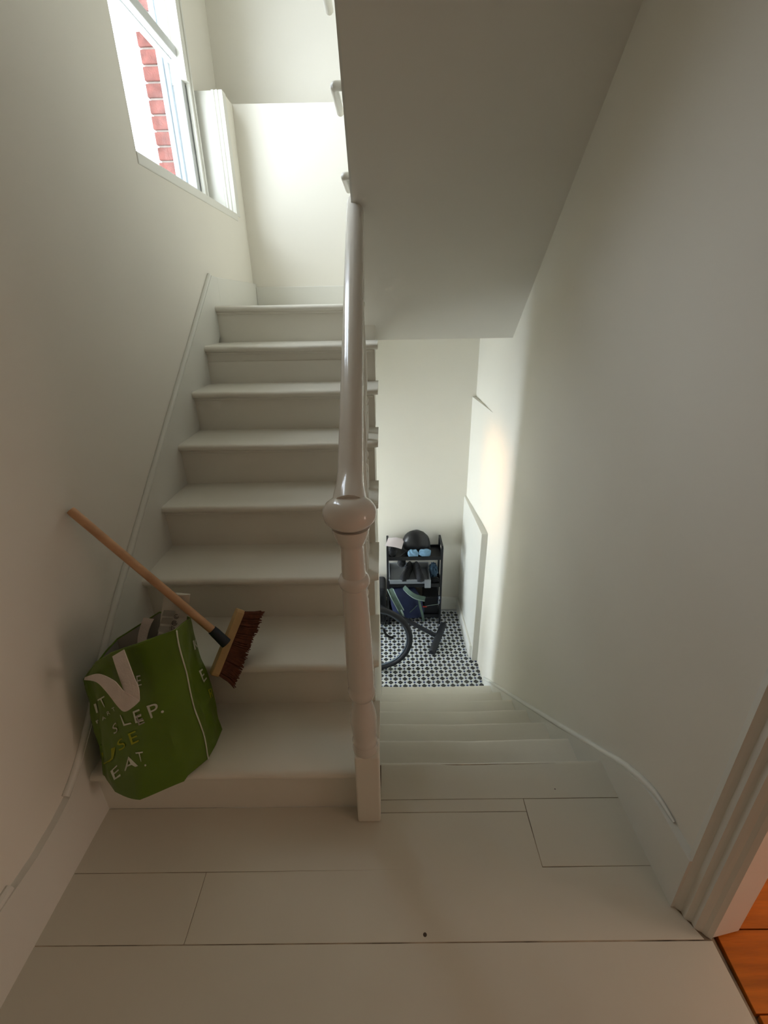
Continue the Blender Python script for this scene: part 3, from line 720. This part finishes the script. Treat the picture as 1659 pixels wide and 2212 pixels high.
# bottom shelf: backpack and black box
ZS3 = -1.20
pk = thing('backpack', 'navy backpack with grey green shoulder straps hanging over the bottom tier', 'backpack', (.15, 3.58, ZS3))
rings = []
for t, (cx, cy, cz, wx, wy) in enumerate(((.21, 3.60, -1.185, .05, .03), (.205, 3.60, -1.17, .125, .07), (.19, 3.60, -1.12, .150, .085), (.17, 3.605, -1.04, .150, .085), (.15, 3.615, -.97, .140, .080), (.13, 3.63, -.91, .120, .07), (.12, 3.64, -.885, .07, .04))):
    rings.append([(cx+wx*(abs(math.cos(a))**.7)*(1 if math.cos(a) > 0 else -1), cy+wy*(abs(math.sin(a))**.7)*(1 if math.sin(a) > 0 else -1), cz) for a in [2*PI*i/28 for i in range(28)]])
put('body', loft(B(), rings), NAVY, pk, smooth=True)
def strap(pts, w, th, material, nrm=(0, -1, .25), name='shoulder_strap'):
    return put(name, ribbon(B(), smoothpath(pts, 6), nrm, w, th), material, pk, smooth=False)
s1 = [px(843, 1272, 3.545), px(850, 1288, 3.50), px(858, 1303, 3.49), px(866, 1318, 3.48)]
s2 = [px(873, 1268, 3.555), px(884, 1279, 3.51), px(898, 1288, 3.49), px(918, 1293, 3.49)]
a_ = strap(s1, .042, .016, STRAPG); b2_ = strap(s2, .036, .016, STRAPG)
strap([p+Vector((-.026, -.006, 0)) for p in s1], .006, .016, STRAPE, name='piping'); strap([p+Vector((.026, -.006, .004)) for p in s1], .006, .016, STRAPE, name='piping')
strap([p+Vector((-.004, -.006, -.022)) for p in s2], .006, .016, STRAPE, name='piping')
strap([px(864, 1312, 3.485), px(870, 1326, 3.46), px(872, 1333, 3.46)], .016, .004, STRAPE, name='webbing'); strap([px(852, 1300, 3.49), px(862, 1320, 3.47), px(868, 1328, 3.47)], .020, .004, STRAPG, name='webbing')
strap([px(904, 1290, 3.49), px(908, 1310, 3.48), px(913, 1330, 3.46), px(915, 1342, 3.45)], .022, .004, STRAPG, name='webbing')
strap([px(901, 1308, 3.49), px(893, 1316, 3.49), px(885, 1323, 3.49)], .005, .003, STRAPG, name='webbing')
bx_ = thing('storage_box', 'black box filling the end of the bottom tier beside the backpack', 'box', (.40, 3.71, ZS3))
put('body', box(B(), (.335, 3.612, ZS3), (.472, 3.80, ZS3+.20)), BLACKP, bx_, bevel=.006); put('lid', box(B(), (.331, 3.609, ZS3+.20), (.476, 3.804, ZS3+.215)), BLACKP, bx_, bevel=.004)
ky = thing('key_ring', 'carabiner with silver keys hanging from the trolley post', 'keys', (.475, 3.575, -1.05))
put('carabiner', tube(B(), [(.472+.010*math.cos(a), 3.575, -1.0+.045*math.sin(a)) for a in [2*PI*i/16 for i in range(17)]], .0045, 6), NAVY, ky, smooth=True)
put('key', box(B(), (.466, 3.568, -.99), (.480, 3.572, -.955)), STEEL, ky, bevel=.001); put('key', box(B(), (.464, 3.567, -1.04), (.477, 3.571, -1.008)), STEEL, ky, bevel=.001)
put('cord', tube(B(), [(.468, 3.572, -1.045), (.40, 3.57, -1.055), (.345, 3.57, -1.066)], .0022, 5), STRAPE, ky); put('tag', box(B(), (.315, 3.566, -1.075), (.36, 3.572, -1.064)), REDM, ky)
cs = thing('suitcase', 'black soft suitcase standing between the trolley and the stairs', 'suitcase', (-.16, 3.66, ZT))
put('body', box(B(), (-.34, 3.56, ZT+.03), (-.022, 3.80, -.865)), BLACKC, cs, bevel=.03, seg=4); put('pocket', box(B(), (-.32, 3.545, ZT+.08), (-.075, 3.57, -.93)), BLACKC, cs, bevel=.012, seg=3)
for x in (-.30, -.06): put('wheel', tube(B(), [(x-.01, 3.60, ZT+.02), (x+.01, 3.60, ZT+.02)], .02, 12), RUBBER, cs)

# ------------------------------------------------------------------ bicycle, mostly hidden by the stairs
bk = thing('bicycle', 'black bicycle parked in the hall, front wheel showing past the stairs', 'bicycle', (-.09, 3.0, ZT))
RW = .318; WC = Vector((-.122, 3.0, ZT+RW))
def circ(c, r, n=56, dy=0): return [(c.x+r*math.cos(2*PI*i/n), c.y+dy, c.z+r*math.sin(2*PI*i/n)) for i in range(n+1)]
whl = put('tyre', tube(B(), circ(WC, RW-.021), .021, 14, 1, (0, 1, 0)), RUBBER, bk, smooth=True)
put('rim', tube(B(), circ(WC, RW-.046), .0075, 8, 1, (0, 1, 0)), RIMM, whl, smooth=True)
b_ = B(); tube(b_, [(WC.x, WC.y-.045, WC.z), (WC.x, WC.y+.045, WC.z)], .016, 12); put('hub', b_, BLACKP, bk, smooth=True)
def bar_(name, a, b2, r, mm=BLACKP, p=bk): return put(name, tube(B(), smoothpath([a, b2], 4) if not isinstance(a, list) else smoothpath(a, 5), r, 12), mm, p, smooth=True)
bar_('fork', (WC.x, WC.y-.05, WC.z), (WC.x-.12, WC.y-.045, WC.z+.40), .011); bar_('fork', (WC.x, WC.y+.05, WC.z), (WC.x-.12, WC.y+.045, WC.z+.40), .011)
bar_('head_tube', (WC.x-.12, WC.y, WC.z+.39), (WC.x-.165, WC.y, WC.z+.56), .019)
bar_('down_tube', (WC.x-.13, WC.y, WC.z+.42), (WC.x-.62, WC.y, WC.z+.0), .018); bar_('top_tube', (WC.x-.155, WC.y, WC.z+.53), (WC.x-.72, WC.y, WC.z+.48), .015)
bar_('seat_tube', (WC.x-.62, WC.y, WC.z), (WC.x-.75, WC.y, WC.z+.56), .016)
bw = Vector((WC.x-1.02, 3.0, WC.z)); bt = put('tyre', tube(B(), circ(bw, RW-.017), .017, 10, 1, (0, 1, 0)), RUBBER, bk, smooth=True)
bar_('chain_stay', (WC.x-.62, WC.y, WC.z), bw, .010); bar_('seat_stay', (WC.x-.72, WC.y, WC.z+.45), bw, .008)
put('saddle', blob(B(), (WC.x-.76, 3.0, WC.z+.60), (.13, .06, .03), 16, 10), BLACKC, bk, smooth=True)
bar_('handlebar', [(WC.x-.165, 3.0, WC.z+.58), (WC.x-.12, 3.0, WC.z+.59), (WC.x-.09, 3.0, WC.z+.56)], None, .012)
bar_('pedal_crank', [tuple(px(829, 1358, 3.1)), tuple(px(832, 1368, 3.1)), tuple(px(840, 1375, 3.1)), tuple(px(850, 1378, 3.1))], None, .011)
# floor-standing T-handled pump / stand lying behind the wheel
pm = thing('floor_pump', 'black T-handled pump lying on the tiles behind the bicycle wheel', 'pump', (.2, 3.3, ZT))
pa = Vector((-.20, 3.50, -.93)); pb_ = Vector((.425, 3.36, ZT+.055))
put('barrel', tube(B(), [pa, pa.lerp(pb_, .5), pb_], [.016, .019, .020], 14), RUBBER, pm, smooth=True)
ga = Vector((.515, 3.52, ZT+.055)); gb = Vector((.375, 3.16, ZT+.034))
put('foot_bar', tube(B(), [ga, ga.lerp(gb, .03), ga.lerp(gb, .5), ga.lerp(gb, .97), gb], [.024, .030, .032, .032, .024], 14), RUBBER, pm, smooth=True)
